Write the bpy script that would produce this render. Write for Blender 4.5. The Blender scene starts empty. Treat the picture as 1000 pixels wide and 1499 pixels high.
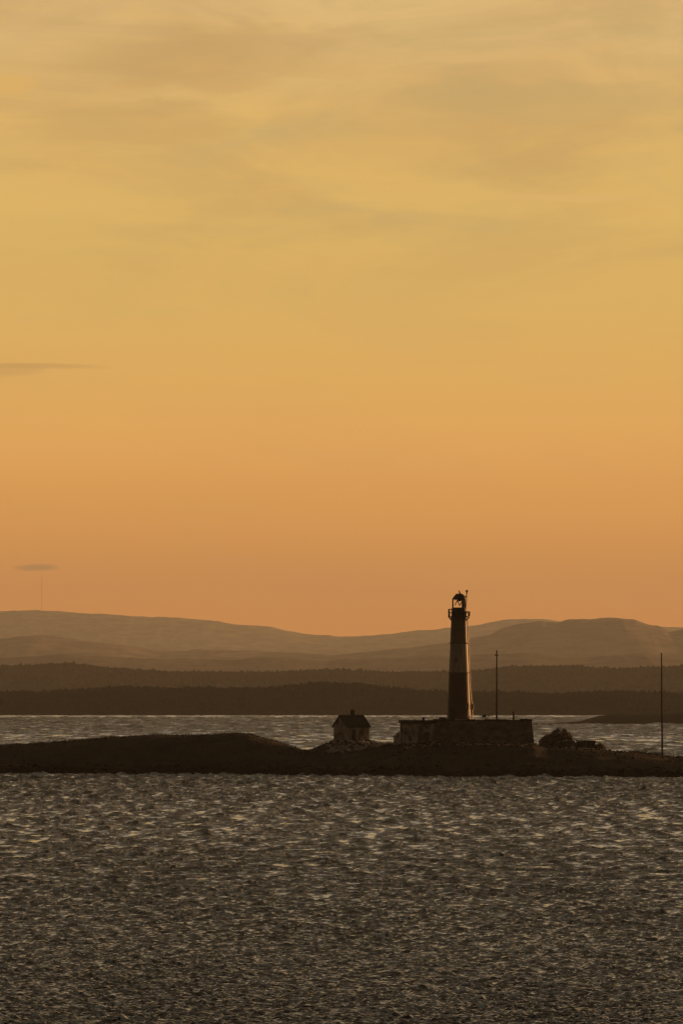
import bpy, bmesh, math, random
import numpy as np
from mathutils import Vector, Matrix

random.seed(7)
rng = np.random.default_rng(11)
R = math.radians
PI = math.pi
sc = bpy.context.scene
col = sc.collection

# ------------------------------------------------------------------ camera
CAM_H = 14.2            # eye height above the water
FPX = 10000.0           # focal length in photograph pixels (1000 px wide)
HOR = 1020.0            # row of the horizon in the photograph
cam_d = bpy.data.cameras.new("camera")
cam_d.sensor_fit = 'HORIZONTAL'
cam_d.sensor_width = 36.0
cam_d.lens = 36.0 * FPX / 1000.0
cam_d.clip_start = 1.0
cam_d.clip_end = 90000.0
cam = bpy.data.objects.new("camera", cam_d)
col.objects.link(cam)
cam.location = (0, 0, CAM_H)
cam.rotation_euler = (R(90) + math.atan((HOR - 749.5) / FPX), 0, 0)
sc.camera = cam

# ------------------------------------------------------------------ light
SUN_AZ, SUN_EL = R(45), R(5)
sdir = Vector((math.sin(SUN_AZ) * math.cos(SUN_EL), math.cos(SUN_AZ) * math.cos(SUN_EL), math.sin(SUN_EL)))
sun_d = bpy.data.lights.new("sun", 'SUN')
sun_d.energy = 4.8
sun_d.angle = R(0.5)
sun_d.color = (1.0, 0.48, 0.18)
sun = bpy.data.objects.new("sun", sun_d)
col.objects.link(sun)
sun.location = sdir * 2000
sun.rotation_euler = sdir.to_track_quat('Z', 'Y').to_euler()

sc.view_settings.view_transform = 'Standard'
sc.view_settings.look = 'None'
sc.view_settings.exposure = 0.0
sc.view_settings.gamma = 1.0
sc.render.engine = 'CYCLES'
sc.cycles.max_bounces = 6
sc.cycles.volume_bounces = 1
sc.cycles.use_denoising = True


def lin(r, g, b):
    f = lambda c: (c / 255 / 12.92) if c <= 10 else ((c / 255 + 0.055) / 1.055) ** 2.4
    return (f(r), f(g), f(b), 1.0)


class NT:
    """small helper for node trees"""
    def __init__(s, nt):
        s.nt = nt

    def n(s, t, **kw):
        nd = s.nt.nodes.new(t)
        for k, v in kw.items():
            setattr(nd, k, v)
        return nd

    def put(s, sock, v):
        if isinstance(v, bpy.types.NodeSocket):
            s.nt.links.new(v, sock)
        else:
            sock.default_value = v

    def math(s, op, a, b=0.0, c=0.0, clamp=False):
        nd = s.n('ShaderNodeMath', operation=op)
        nd.use_clamp = clamp
        s.put(nd.inputs[0], a); s.put(nd.inputs[1], b); s.put(nd.inputs[2], c)
        return nd.outputs[0]

    def mix(s, f, a, b, mode='MIX'):
        nd = s.n('ShaderNodeMix', data_type='RGBA', blend_type=mode)
        s.put(nd.inputs['Factor'], f); s.put(nd.inputs[6], a); s.put(nd.inputs[7], b)
        return nd.outputs[2]

    def rng(s, v, a, b, c=0.0, d=1.0, smooth=False):
        nd = s.n('ShaderNodeMapRange')
        if smooth:
            nd.interpolation_type = 'SMOOTHSTEP'
        s.put(nd.inputs[0], v); s.put(nd.inputs[1], a); s.put(nd.inputs[2], b); s.put(nd.inputs[3], c); s.put(nd.inputs[4], d)
        return nd.outputs[0]

    def noise(s, vec, scale, detail=4.0, rough=0.55, dist=0.0):
        nd = s.n('ShaderNodeTexNoise')
        s.put(nd.inputs['Vector'], vec)
        nd.inputs['Scale'].default_value = scale
        nd.inputs['Detail'].default_value = detail
        nd.inputs['Roughness'].default_value = rough
        nd.inputs['Distortion'].default_value = dist
        return nd.outputs['Fac']

    def vmul(s, vec, v):
        nd = s.n('ShaderNodeVectorMath', operation='MULTIPLY')
        s.put(nd.inputs[0], vec); nd.inputs[1].default_value = v
        return nd.outputs[0]

    def ramp(s, f, stops):
        nd = s.n('ShaderNodeValToRGB')
        e = nd.color_ramp.elements
        e[0].position, e[0].color = stops[0]
        e[1].position, e[1].color = stops[-1]
        for p, c in stops[1:-1]:
            x = e.new(p); x.color = c
        s.put(nd.inputs[0], f)
        return nd.outputs[0]


# ------------------------------------------------------------------ sky
world = bpy.data.worlds.new("World")
sc.world = world
world.use_nodes = True
W = NT(world.node_tree)
world.node_tree.nodes.clear()
wout = W.n('ShaderNodeOutputWorld')
bg = W.n('ShaderNodeBackground')
dirv = W.n('ShaderNodeTexCoord').outputs['Generated']
sep = W.n('ShaderNodeSeparateXYZ')
W.put(sep.inputs[0], dirv)
dx, dy, dz = sep.outputs
# afterglow by height above the horizon (z of the view direction), two ramps: the low glow, the dusk dome
low = W.ramp(W.rng(dz, 0.0, 0.12), [
    (0.00, lin(250, 146, 62)), (0.10, lin(244, 149, 66)), (0.16, lin(241, 157, 73)), (0.235, lin(246, 170, 82)),
    (0.31, lin(248, 180, 94)), (0.385, lin(240, 184, 98)), (0.475, lin(233, 187, 102)), (0.58, lin(231, 189, 106)),
    (0.69, lin(229, 186, 109)), (0.80, lin(228, 189, 124)), (0.86, lin(230, 192, 128)), (1.0, lin(228, 191, 131))])
high = W.ramp(dz, [
    (0.0, lin(214, 178, 116)), (0.12, lin(224, 192, 134)), (0.155, lin(206, 189, 164)), (0.20, lin(160, 153, 143)), (0.27, lin(84, 84, 83)),
    (0.40, lin(54, 56, 58)), (0.7, lin(48, 51, 55)), (1.0, lin(46, 49, 54))])
sky_c = W.mix(W.rng(dz, 0.105, 0.12), low, high)
# streaky cloud: horizontally drawn-out noise on the sky direction
cv = W.vmul(dirv, (34.0, 34.0, 150.0))
c1 = W.noise(cv, 1.0, 6.0, 0.58, 0.5)
cv2 = W.vmul(dirv, (22.0, 22.0, 70.0))
c2 = W.noise(cv2, 1.0, 6.0, 0.6, 0.7)
up = W.rng(dz, 0.048, 0.080, 0.10, 1.0, True)
dark = W.math('MULTIPLY', W.rng(c2, 0.40, 0.72, 0, 1, True), up)
sky_c = W.mix(W.math('MULTIPLY', dark, 0.48), sky_c, lin(190, 150, 98))
lite = W.math('MULTIPLY', W.rng(c1, 0.48, 0.75, 0, 1, True), up)
sky_c = W.mix(W.math('MULTIPLY', lite, 0.55), sky_c, lin(240, 192, 106))
oliv = W.math('MULTIPLY', W.rng(c1, 0.50, 0.28, 0, 1, True), up)
sky_c = W.mix(W.math('MULTIPLY', oliv, 0.6), sky_c, lin(202, 172, 112))


def patch(x0, z0, rx, rz, tilt, colr, f):
    global sky_c
    wob = W.math('MULTIPLY', W.math('SUBTRACT', c1, 0.5), rz * 3.6)
    a = W.math('DIVIDE', W.math('SUBTRACT', dx, x0), rx)
    zz = W.math('ADD', W.math('SUBTRACT', dz, z0), W.math('MULTIPLY', a, tilt))
    b = W.math('DIVIDE', W.math('ADD', zz, wob), rz)
    q = W.math('ADD', W.math('MULTIPLY', a, a), W.math('MULTIPLY', b, b))
    m = W.math('MULTIPLY', W.rng(q, 1.0, 0.1, 0, f, True), W.rng(dy, 0.0, 0.1))
    sky_c = W.mix(m, sky_c, colr)


patch(-0.044, 0.0482, 0.0115, 0.00055, 0.0001, lin(196, 152, 92), 0.45)      # thin dark streak, left
patch(-0.049, 0.0475, 0.0070, 0.0012, 0.0, lin(206, 160, 92), 0.5)
patch(-0.0447, 0.0190, 0.0040, 0.00065, -0.0001, lin(170, 120, 76), 0.75)   # smudge of cloud over the mast
patch(-0.020, 0.0945, 0.026, 0.0060, 0.0, lin(194, 155, 100), 0.42)          # dusky bank, top left
patch(-0.030, 0.0830, 0.022, 0.0042, 0.0, lin(201, 160, 98), 0.35)
patch(0.030, 0.0870, 0.026, 0.0036, 0.0, lin(200, 170, 110), 0.5)
patch(-0.049, 0.0895, 0.006, 0.0022, 0.0, lin(232, 184, 100), 0.6)
patch(0.033, 0.0730, 0.016, 0.0007, 0.0, lin(233, 188, 116), 0.5)
patch(0.006, 0.0800, 0.016, 0.0022, -0.0006, lin(228, 184, 106), 0.5)
# the side of the sky away from the sunset is dimmer
facing = W.math('ADD', W.math('MULTIPLY', dx, math.sin(R(20))), W.math('MULTIPLY', dy, math.cos(R(20))))
dim = W.rng(facing, -0.2, 0.75, 0.15, 1.0, True)
dimc = W.n('ShaderNodeCombineXYZ')
for i in range(3):
    W.put(dimc.inputs[i], dim)
sky_c = W.mix(1.0, sky_c, dimc.outputs[0], 'MULTIPLY')
nish = W.n('ShaderNodeTexSky', sky_type='NISHITA')
nish.sun_disc = False
nish.sun_elevation = SUN_EL
nish.sun_rotation = SUN_AZ
nish.dust_density = 4.0
nsc = W.n('ShaderNodeVectorMath', operation='SCALE')
W.put(nsc.inputs[0], nish.outputs[0])
W.put(nsc.inputs[3], W.rng(dz, 0.11, 0.4, 0.0, 0.012))
sky_c = W.mix(1.0, sky_c, nsc.outputs[0], 'ADD')
W.put(bg.inputs[0], sky_c)
bg.inputs[1].default_value = 1.0
W.put(wout.inputs[0], bg.outputs[0])


# ------------------------------------------------------------------ helpers
def P(px, py, D):
    return Vector(((px - 500.0) * D / FPX, D, CAM_H - (py - HOR) * D / FPX))


def tag(o, label=None, cat=None, group=None, kind=None):
    if label: o['label'] = label
    if cat: o['category'] = cat
    if group: o['group'] = group
    if kind: o['kind'] = kind
    return o


def mat(name, c, rough=0.85, var=0.35, scale=1.0, bump=0.0, c2=None, metallic=0.0, stretch=(1, 1, 1), detail=6.0, spec=0.3):
    m = bpy.data.materials.new(name)
    m.use_nodes = True
    t = NT(m.node_tree)
    p = m.node_tree.nodes['Principled BSDF']
    p.inputs['Roughness'].default_value = rough
    p.inputs['Metallic'].default_value = metallic
    p.inputs['Specular IOR Level'].default_value = spec
    v = t.vmul(t.n('ShaderNodeTexCoord').outputs['Object'], stretch)
    f = t.noise(v, scale, detail, 0.62)
    a = (c[0], c[1], c[2], 1)
    b = (c2[0], c2[1], c2[2], 1) if c2 else (c[0] * (1 - var), c[1] * (1 - var), c[2] * (1 - var), 1)
    t.put(p.inputs['Base Color'], t.mix(t.rng(f, 0.35, 0.65, 0, 1, True), a, b))
    if bump:
        bn = t.n('ShaderNodeBump')
        bn.inputs['Strength'].default_value = 0.8
        bn.inputs['Distance'].default_value = bump
        t.put(bn.inputs['Height'], t.noise(v, scale * 3.1, 5.0, 0.6))
        t.put(p.inputs['Normal'], bn.outputs[0])
    return m


def np_mesh(name, co, quads=None, tris=None, smooth=False):
    me = bpy.data.meshes.new(name)
    co = np.asarray(co, dtype=np.float32)
    loops, starts, tot = [], [], 0
    if quads is not None and len(quads):
        q = np.asarray(quads, dtype=np.int32)
        loops.append(q.ravel()); starts.append(np.arange(len(q), dtype=np.int32) * 4)
        tot = q.size
    if tris is not None and len(tris):
        q = np.asarray(tris, dtype=np.int32)
        loops.append(q.ravel()); starts.append(tot + np.arange(len(q), dtype=np.int32) * 3)
    lp = np.concatenate(loops); st = np.concatenate(starts)
    me.vertices.add(len(co)); me.vertices.foreach_set('co', co.ravel())
    me.loops.add(len(lp)); me.loops.foreach_set('vertex_index', lp)
    me.polygons.add(len(st)); me.polygons.foreach_set('loop_start', st)
    if smooth:
        me.polygons.foreach_set('use_smooth', np.ones(len(st), dtype=bool))
    me.update(calc_edges=True)
    return me


def link(name, me, m=None, parent=None, loc=None):
    o = bpy.data.objects.new(name, me)
    col.objects.link(o)
    if m: me.materials.append(m)
    if parent: o.parent = parent
    if loc is not None: o.location = loc
    return o


def grid_quads(ny, nx, off=0):
    i = np.arange((ny - 1) * (nx - 1))
    r, c = i // (nx - 1), i % (nx - 1)
    a = r * nx + c + off
    return np.stack([a, a + 1, a + nx + 1, a + nx], 1)


def vnoise(x, y, seed=0):
    """value noise in 2-D, -1..1"""
    xi, yi = np.floor(x), np.floor(y)
    fx, fy = x - xi, y - yi
    fx = fx * fx * (3 - 2 * fx); fy = fy * fy * (3 - 2 * fy)

    def h(a, b):
        s = np.sin(a * 127.1 + b * 311.7 + seed * 74.7) * 43758.5453
        return (s - np.floor(s)) * 2 - 1
    return (h(xi, yi) * (1 - fx) + h(xi + 1, yi) * fx) * (1 - fy) + (h(xi, yi + 1) * (1 - fx) + h(xi + 1, yi + 1) * fx) * fy


def fbm(x, y, octs=4, seed=0):
    r, a = 0, 1.0
    for k in range(octs):
        r = r + a * vnoise(x * 2 ** k + k * 17.3, y * 2 ** k - k * 9.1, seed + k)
        a *= 0.5
    return r / 1.8


class MB:
    """collects shapes into one mesh"""
    def __init__(s):
        s.bm = bmesh.new()

    def box(s, c, size, rz=0.0, rx=0.0, ry=0.0, bevel=0.0, taper=1.0):
        r = bmesh.ops.create_cube(s.bm, size=1.0)
        vs = r['verts']
        for v in vs:
            k = taper if v.co.z > 0 else 1.0
            v.co = Vector((v.co.x * size[0] * k, v.co.y * size[1] * k, v.co.z * size[2]))
        M = Matrix.Translation(c) @ Matrix.Rotation(rz, 4, 'Z') @ Matrix.Rotation(ry, 4, 'Y') @ Matrix.Rotation(rx, 4, 'X')
        bmesh.ops.transform(s.bm, matrix=M, verts=vs)
        if bevel:
            es = list({e for v in vs for e in v.link_edges})
            bmesh.ops.bevel(s.bm, geom=es, offset=bevel, segments=2, affect='EDGES', profile=0.5)
        return s

    def bar(s, a, b, r0, r1=None, seg=8):
        a, b = Vector(a), Vector(b)
        r1 = r0 if r1 is None else r1
        d = b - a
        r = bmesh.ops.create_cone(s.bm, cap_ends=True, segments=seg, radius1=r0, radius2=r1, depth=d.length)
        M = Matrix.Translation((a + b) / 2) @ d.to_track_quat('Z', 'Y').to_matrix().to_4x4()
        bmesh.ops.transform(s.bm, matrix=M, verts=r['verts'])
        return s

    def path(s, pts, r, seg=8):
        for a, b in zip(pts[:-1], pts[1:]):
            s.bar(a, b, r, r, seg)
        return s

    def lathe(s, prof, seg=48, cx=0.0, cy=0.0, wob=0.0, close=True, a0=0.0, a1=2 * PI):
        full = abs(a1 - a0 - 2 * PI) < 1e-6
        rings = []
        n = seg if full else seg + 1
        for (r, z) in prof:
            ring = []
            for k in range(n):
                a = a0 + (a1 - a0) * k / seg
                q = r * (1 + wob * math.sin(a * 7 + z * 3.1) * math.sin(z * 2.3 + a * 3))
                ring.append(s.bm.verts.new((cx + q * math.cos(a), cy + q * math.sin(a), z)))
            rings.append(ring)
        for A, B in zip(rings[:-1], rings[1:]):
            for k in range(n if full else n - 1):
                k2 = (k + 1) % n
                s.bm.faces.new((A[k], A[k2], B[k2], B[k]))
        if close and full:
            s.bm.faces.new(rings[0][::-1]); s.bm.faces.new(rings[-1])
        return s

    def ring(s, R_, z, r, seg=40, cx=0.0, cy=0.0, a0=0.0, a1=2 * PI):
        pts = [(cx + R_ * math.cos(a0 + (a1 - a0) * k / seg), cy + R_ * math.sin(a0 + (a1 - a0) * k / seg), z) for k in range(seg + 1)]
        return s.path(pts, r, 6)

    def poly(s, pts, faces):
        vs = [s.bm.verts.new(p) for p in pts]
        for f in faces:
            s.bm.faces.new([vs[i] for i in f])
        return s

    def jitter(s, amp):
        for v in s.bm.verts:
            v.co += Vector((random.uniform(-amp, amp), random.uniform(-amp, amp), random.uniform(-amp, amp)))
        return s

    def build(s, name, m, parent=None, loc=None, smooth=False):
        bmesh.ops.recalc_face_normals(s.bm, faces=s.bm.faces)
        me = bpy.data.meshes.new(name)
        s.bm.to_mesh(me); s.bm.free()
        if smooth:
            for p in me.polygons: p.use_smooth = True
        return link(name, me, m, parent, loc)


def thing(name, loc, label, cat, group=None, rz=0.0):
    o = bpy.data.objects.new(name, None)
    col.objects.link(o)
    o.location = loc
    o.rotation_euler = (0, 0, rz)
    o.empty_display_size = 0.5
    return tag(o, label, cat, group)


# ------------------------------------------------------------------ water
def water_material():
    m = bpy.data.materials.new("sea_water")
    m.use_nodes = True
    t = NT(m.node_tree)
    p = m.node_tree.nodes['Principled BSDF']
    p.inputs['Base Color'].default_value = (0.008, 0.008, 0.007, 1)
    p.inputs['Roughness'].default_value = 0.05
    p.inputs['IOR'].default_value = 1.333
    p.inputs['Specular Tint'].default_value = (0.68, 0.83, 1.0, 1)
    v = t.n('ShaderNodeTexCoord').outputs['Object']
    h1 = t.noise(v, 4.5, 4.0, 0.6, 0.3)
    h2 = t.noise(t.vmul(v, (1.0, 0.7, 1.0)), 0.8, 3.0, 0.5, 0.2)
    h = t.math('ADD', t.math('MULTIPLY', h1, 0.035), t.math('MULTIPLY', h2, 0.10))
    bn = t.n('ShaderNodeBump')
    bn.inputs['Strength'].default_value = 0.7
    bn.inputs['Distance'].default_value = 1.0
    t.put(bn.inputs['Height'], h)
    t.put(p.inputs['Normal'], bn.outputs[0])
    glint_f = t.n('ShaderNodeAttribute', attribute_name="glint_flecks").outputs['Fac']
    glint_mix = t.math('MULTIPLY', glint_f, t.rng(t.noise(v, 3.0, 4.0, 0.7), 0.34, 0.48, 0, 1), clamp=True)
    t.put(p.inputs['Base Color'], t.mix(glint_mix, (0.008, 0.008, 0.007, 1), (0.58, 0.68, 0.76, 1)))  # pale glints of light painted into the water colour
    t.put(p.inputs['Roughness'], t.rng(glint_mix, 0, 1, 0.05, 0.8))
    return m


def build_water():
    # rows by distance: fine near the boat, coarser far away
    rows = []
    D = 90.0
    while D < 6200.0:
        rows.append(D)
        if D < 262:
            st = 0.36
        elif D < 1290:
            st = min(0.85, max(0.105, 0.19 * D * D / (CAM_H * FPX)))
        elif D < 1580:
            st = 6.0
        else:
            st = 2.2
        D += st
    rows = np.array(rows)
    side = 0.062 + 0.00022 * (np.exp(np.linspace(0, 8.1, 95)) - 1)[1:]      # coarser out to the sides
    u = np.concatenate([-side[::-1], np.linspace(-0.062, 0.062, 760), side])
    nx = len(u)
    X = rows[:, None] * u[None, :]
    Y = np.repeat(rows[:, None], nx, 1)
    X = X + rng.normal(0, 0.0000, X.shape)
    Z = np.zeros_like(X)
    comps = []
    NC = 130
    for k in range(NC):
        lam = 0.22 * (24.0 / 0.22) ** ((k + rng.random()) / NC)
        th = rng.normal(R(-90), R(19))
        kk = 2 * PI / lam
        comps.append((kk * math.cos(th), kk * math.sin(th), 1.0 / kk, rng.random() * 2 * PI, lam))
    # gust patches and windrows: drawn out along the wind, coarser on the open water than in the lee
    LAY = [(0.26, 1.4, 310), (0.40, 3.6, 500), (0.60, 8.5, 780), (0.90, 19.0, 1150), (1.8, 60.0, 2300), (3.2, 160.0, 4000)]
    wts = np.array([np.exp(-(np.log(rows / c) / 0.34) ** 2) for _, _, c in LAY])
    wts[0] = np.where(rows < 310, 1.0, wts[0])
    wts /= np.sqrt((wts ** 2).sum(0))

    def windrows(seed):
        F = np.zeros_like(X)
        for (sx_, sy_, c), w in zip(LAY, wts):
            r = np.where(w > 0.03)[0]
            r = slice(r[0], r[-1] + 1)
            F[r] += w[r, None] * fbm(X[r] / sx_ + 3.7, Y[r] / sy_, 2, seed)
        return F
    gust = np.clip(1.0 + 0.45 * windrows(5), 0.3, 1.5) * (1.0 + 0.22 * fbm(X / 9.0, Y / 45.0, 3, 5))
    step = np.gradient(rows)
    sig = np.zeros(len(rows))
    B = 50
    for i in range(0, len(rows), B):
        x, y = X[i:i + B], Y[i:i + B]
        z = np.zeros_like(x)
        Dm, sm = rows[i], step[min(i + 1, len(rows) - 1)]
        lmax, lmin = min(max(Dm / 330.0, 1.1), 9.0), 2.0 * sm
        lmin = max(lmin, lmax / 4.0)
        lmax = max(lmax, 1.6 * lmin)
        ws, hs = 0.0, 0.0
        for (kx, ky, a, ph, lam) in comps:
            # seas grow with the fetch: short chop in the lee near the shore, longer waves further out
            w = min(1.0, max(0.0, (lmax - lam) / (0.35 * lmax))) * min(1.0, max(0.0, (lam - lmin * 0.6) / (lmin * 0.4))) * (1.0 if lam > 0.36 else 0.5)
            if w > 0:
                z += w * a * np.sin(kx * x + ky * y + ph)
                ws += w * w / 2; hs += (w * a) ** 2 / 2
        f = (0.48 if Dm < 1400 else 0.27) / math.sqrt(ws)          # the same steepness everywhere
        Z[i:i + B] = z * f
        sig[i:i + B] = math.sqrt(hs) * f
    Z *= gust
    Z = Z + 0.35 * np.abs(Z)          # peaky crests
    Z -= Z.mean(axis=1, keepdims=True)
    crest = Z / sig[:, None]
    glint_flecks = np.clip((windrows(60) + 0.15 * crest - 0.44) / 0.07, 0, 1)  # mask of the painted glints, strung along windrows and crests
    Z[rows > 4700] *= 0.5
    Z *= np.clip((0.72 - np.abs(u)) / 0.1, 0, 1)[None, :] * np.clip((rows - rows[0]) / 8.0, 0, 1)[:, None]
    co = np.stack([X, Y, Z], -1).reshape(-1, 3)
    q = grid_quads(len(rows), nx)
    # the wide calm sheet under and around it, to the horizon
    n0 = len(co)
    xs = np.array([-9000, -6000, -3000, -1200, -400, 0, 400, 1200, 3000, 6000, 9000], float)
    ys = np.array([-300, 0, 300, 800, 2000, 5000, 12000, 20000, 45000], float)
    gx, gy = np.meshgrid(xs, ys)
    co2 = np.stack([gx, gy, np.full_like(gx, -0.45)], -1).reshape(-1, 3)
    q2 = grid_quads(len(ys), len(xs), n0)
    me = np_mesh("water", np.concatenate([co, co2]), np.concatenate([q, q2]), smooth=True)
    at = me.attributes.new("glint_flecks", 'FLOAT', 'POINT')
    at.data.foreach_set('value', np.concatenate([glint_flecks.ravel(), np.zeros(len(co2))]).astype(np.float32))
    o = link("water", me, water_material())
    tag(o, "dark choppy sea flecked with pale glints of the sunset", "water", kind='structure')


build_water()

# ------------------------------------------------------------------ distant hills
HILL_PTS = {}


def profile(pts, xs):
    p = np.array(pts, float)
    return np.interp(xs, p[:, 0], p[:, 1])


def hill(name, label, pts, Dc, front, back, m, canopy=0.0, rough=2.0, nx=700, ny=26, seed=1, x0=-500, x1=1500):
    px = np.linspace(x0, x1, nx)
    py = profile(pts, px)
    zc = CAM_H - (py - HOR) * Dc / FPX - canopy
    X = (px - 500) * Dc / FPX
    s = Dc / FPX
    ts = np.concatenate([np.linspace(0, 1, ny // 2 + 4), 1 + np.linspace(0, 1, ny // 2)[1:]])
    co = np.zeros((len(ts), nx, 3))
    for j, t in enumerate(ts):
        if t <= 1:
            y = Dc - front * (1 - t)
            f = t ** 0.8
            f = 0.5 * f + 0.5 * f * f * (3 - 2 * f)
        else:
            y = Dc + back * (t - 1)
            f = 1 - (t - 1) ** 1.6
        yy = y + (1 - min(t, 1)) * fbm(px / 60, px * 0 + seed, 3, seed) * front * 0.02
        z = zc * f
        amp = rough * s * min(1.0, 3 * min(t, 2 - t))
        z = z + amp * 0.55 * fbm(X / (8 * s), yy / (30 * s), 4, seed) - (0 if 0 < t < 2 else 2.5)
        if abs(t - 1) < 0.02:
            z = zc + 0.8 * rough * s * (fbm(X / (26 * s), X * 0, 5, seed + 3))
        co[j, :, 0] = X; co[j, :, 1] = yy; co[j, :, 2] = z
    me = np_mesh(name, co.reshape(-1, 3), grid_quads(len(ts), nx), smooth=True)
    o = link(name, me, m)
    tag(o, label, "hills", kind='structure')
    HILL_PTS[name] = co
    return o


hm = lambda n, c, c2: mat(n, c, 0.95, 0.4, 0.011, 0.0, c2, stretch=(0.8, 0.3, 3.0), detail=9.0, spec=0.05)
H1 = [(-500, 915), (-200, 905), (-60, 902), (0, 895), (40, 893), (65, 894), (110, 896), (170, 899), (230, 903), (300, 907), (350, 914),
      (400, 919), (440, 926), (465, 930), (500, 931), (530, 930), (570, 927), (620, 922), (660, 919), (700, 915), (735, 908), (765, 905),
      (795, 906), (815, 909), (840, 912), (900, 914), (960, 916), (1000, 919), (1100, 925), (1500, 935)]
H2 = [(-500, 950), (-100, 940), (0, 934), (60, 930), (130, 938), (190, 944), (240, 953), (312, 951), (394, 953), (480, 958), (540, 954), (600, 948), (650, 941),
      (690, 934), (718, 929), (735, 919), (760, 912), (790, 908), (815, 911), (830, 907), (852, 905), (905, 904), (928, 907), (947, 914), (966, 918),
      (979, 926), (990, 923), (1003, 920), (1100, 914), (1500, 930)]
H25 = [(-500, 962), (0, 963), (100, 957), (200, 962), (320, 966), (400, 962), (480, 967), (560, 963), (640, 960), (760, 955), (850, 961),
       (940, 956), (1000, 962), (1500, 960)]
H3 = [(-500, 975), (0, 973), (55, 971), (110, 969), (160, 975), (220, 979), (300, 982), (420, 981), (480, 978), (560, 982), (640, 981), (700, 979),
      (740, 974), (790, 972), (830, 972), (880, 976), (940, 975), (1000, 973), (1500, 974)]
H4 = [(-500, 1006), (0, 1010), (55, 1010), (140, 1005), (180, 1000), (230, 1003), (320, 1004), (400, 1003), (480, 995), (520, 996), (560, 1002),
      (620, 1008), (700, 1010), (780, 1011), (860, 1010), (910, 1008), (1000, 1012), (1500, 1008)]
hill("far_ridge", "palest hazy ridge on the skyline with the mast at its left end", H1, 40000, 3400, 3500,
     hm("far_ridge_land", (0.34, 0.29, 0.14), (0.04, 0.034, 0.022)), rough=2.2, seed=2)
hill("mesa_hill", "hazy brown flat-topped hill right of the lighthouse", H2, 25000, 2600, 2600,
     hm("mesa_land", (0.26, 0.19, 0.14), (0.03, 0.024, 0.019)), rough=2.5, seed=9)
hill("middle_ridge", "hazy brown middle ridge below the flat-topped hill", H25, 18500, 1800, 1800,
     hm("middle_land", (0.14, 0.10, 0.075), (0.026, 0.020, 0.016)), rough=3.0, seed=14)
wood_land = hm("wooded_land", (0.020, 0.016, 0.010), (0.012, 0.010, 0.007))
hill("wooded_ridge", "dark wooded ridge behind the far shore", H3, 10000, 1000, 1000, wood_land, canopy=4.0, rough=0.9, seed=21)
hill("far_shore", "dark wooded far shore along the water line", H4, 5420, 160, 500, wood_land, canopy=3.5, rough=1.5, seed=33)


# wooded cover: many small crowns, nobody could count them
def crowns(name, label, hname, count, hmin, hmax, m, rows_used, seed):
    g = np.random.default_rng(seed)
    co = HILL_PTS[hname]
    ny, nx, _ = co.shape
    cx = co[0, :, 0]
    base_v, base_t = [], []
    for variant in range(5):
        tiers = 2 + variant % 2
        vs, fs = [], []
        for k in range(tiers):
            z0 = 0.12 + 0.7 * k / tiers; z1 = min(1.0, z0 + 0.62 if k < tiers - 1 else 1.0)
            r = 0.30 * (1 - 0.72 * k / tiers)
            o = len(vs)
            for a in range(6):
                an = a * PI / 3 + k * 0.5 + g.random() * 0.4
                rr = r * (0.75 + 0.5 * g.random()) * 1.25
                vs.append((rr * math.cos(an), rr * math.sin(an), z0 + g.normal(0, 0.03)))
            vs.append((g.normal(0, 0.03), g.normal(0, 0.03), z1))
            for a in range(6):
                fs.append((o + a, o + (a + 1) % 6, o + 6))
        base_v.append(np.array(vs)); base_t.append(np.array(fs))
    V, T, off = [], [], 0
    for i in range(count):
        ci = g.integers(int(nx * 0.18), int(nx * 0.82))
        ri = g.integers(rows_used[0], rows_used[1])
        f = g.random(); h2 = g.random()
        p = (co[ri, ci] * (1 - f) + co[ri + 1, ci] * f) * (1 - h2) + (co[ri, ci + 1] * (1 - f) + co[ri + 1, ci + 1] * f) * h2
        h = (hmin + (hmax - hmin) * g.random() ** 4) * (0.75 + 0.45 * float(fbm(np.array([p[0] / 28.0]), np.array([p[1] / 60.0]), 3, seed)[0]))
        b = g.integers(0, 5)
        a = g.random() * 6.28
        wd = 2.2 * hmin * g.uniform(0.7, 1.5)
        v = base_v[b] * np.array([wd, wd * g.uniform(0.8, 1.2), h])
        v = np.stack([v[:, 0] * math.cos(a) - v[:, 1] * math.sin(a), v[:, 0] * math.sin(a) + v[:, 1] * math.cos(a), v[:, 2]], 1) + p
        V.append(v); T.append(base_t[b] + off); off += len(v)
    me = np_mesh(name, np.concatenate(V), None, np.concatenate(T))
    o = link(name, me, m)
    tag(o, label, "woodland", kind='stuff')


leafm = mat("conifer_green", (0.020, 0.018, 0.010), 0.95, 0.5, 0.05, spec=0.05)
crowns("shore_wood", "dense dark wood covering the far shore", "far_shore", 12000, 2.6, 5.2, leafm, (2, 20), 4)
crowns("ridge_wood", "dark wood along the crest of the ridge behind the far shore", "wooded_ridge", 11000, 4.0, 7.5, leafm, (4, 20), 5)

# low spit of land on the right, nearer than the far shore
SP = [(800, 1058.5), (830, 1057), (852, 1055), (862, 1052), (875, 1048), (900, 1045.5), (1000, 1044), (1500, 1044)]
hill("shore_spit", "low dark spit reaching into the water from the right", SP, 3580, 28, 90, hm('spit_land', (0.040, 0.034, 0.024), (0.028, 0.024, 0.017)), rough=0.6, nx=260, ny=14, seed=41, x0=800, x1=1500)

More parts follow.
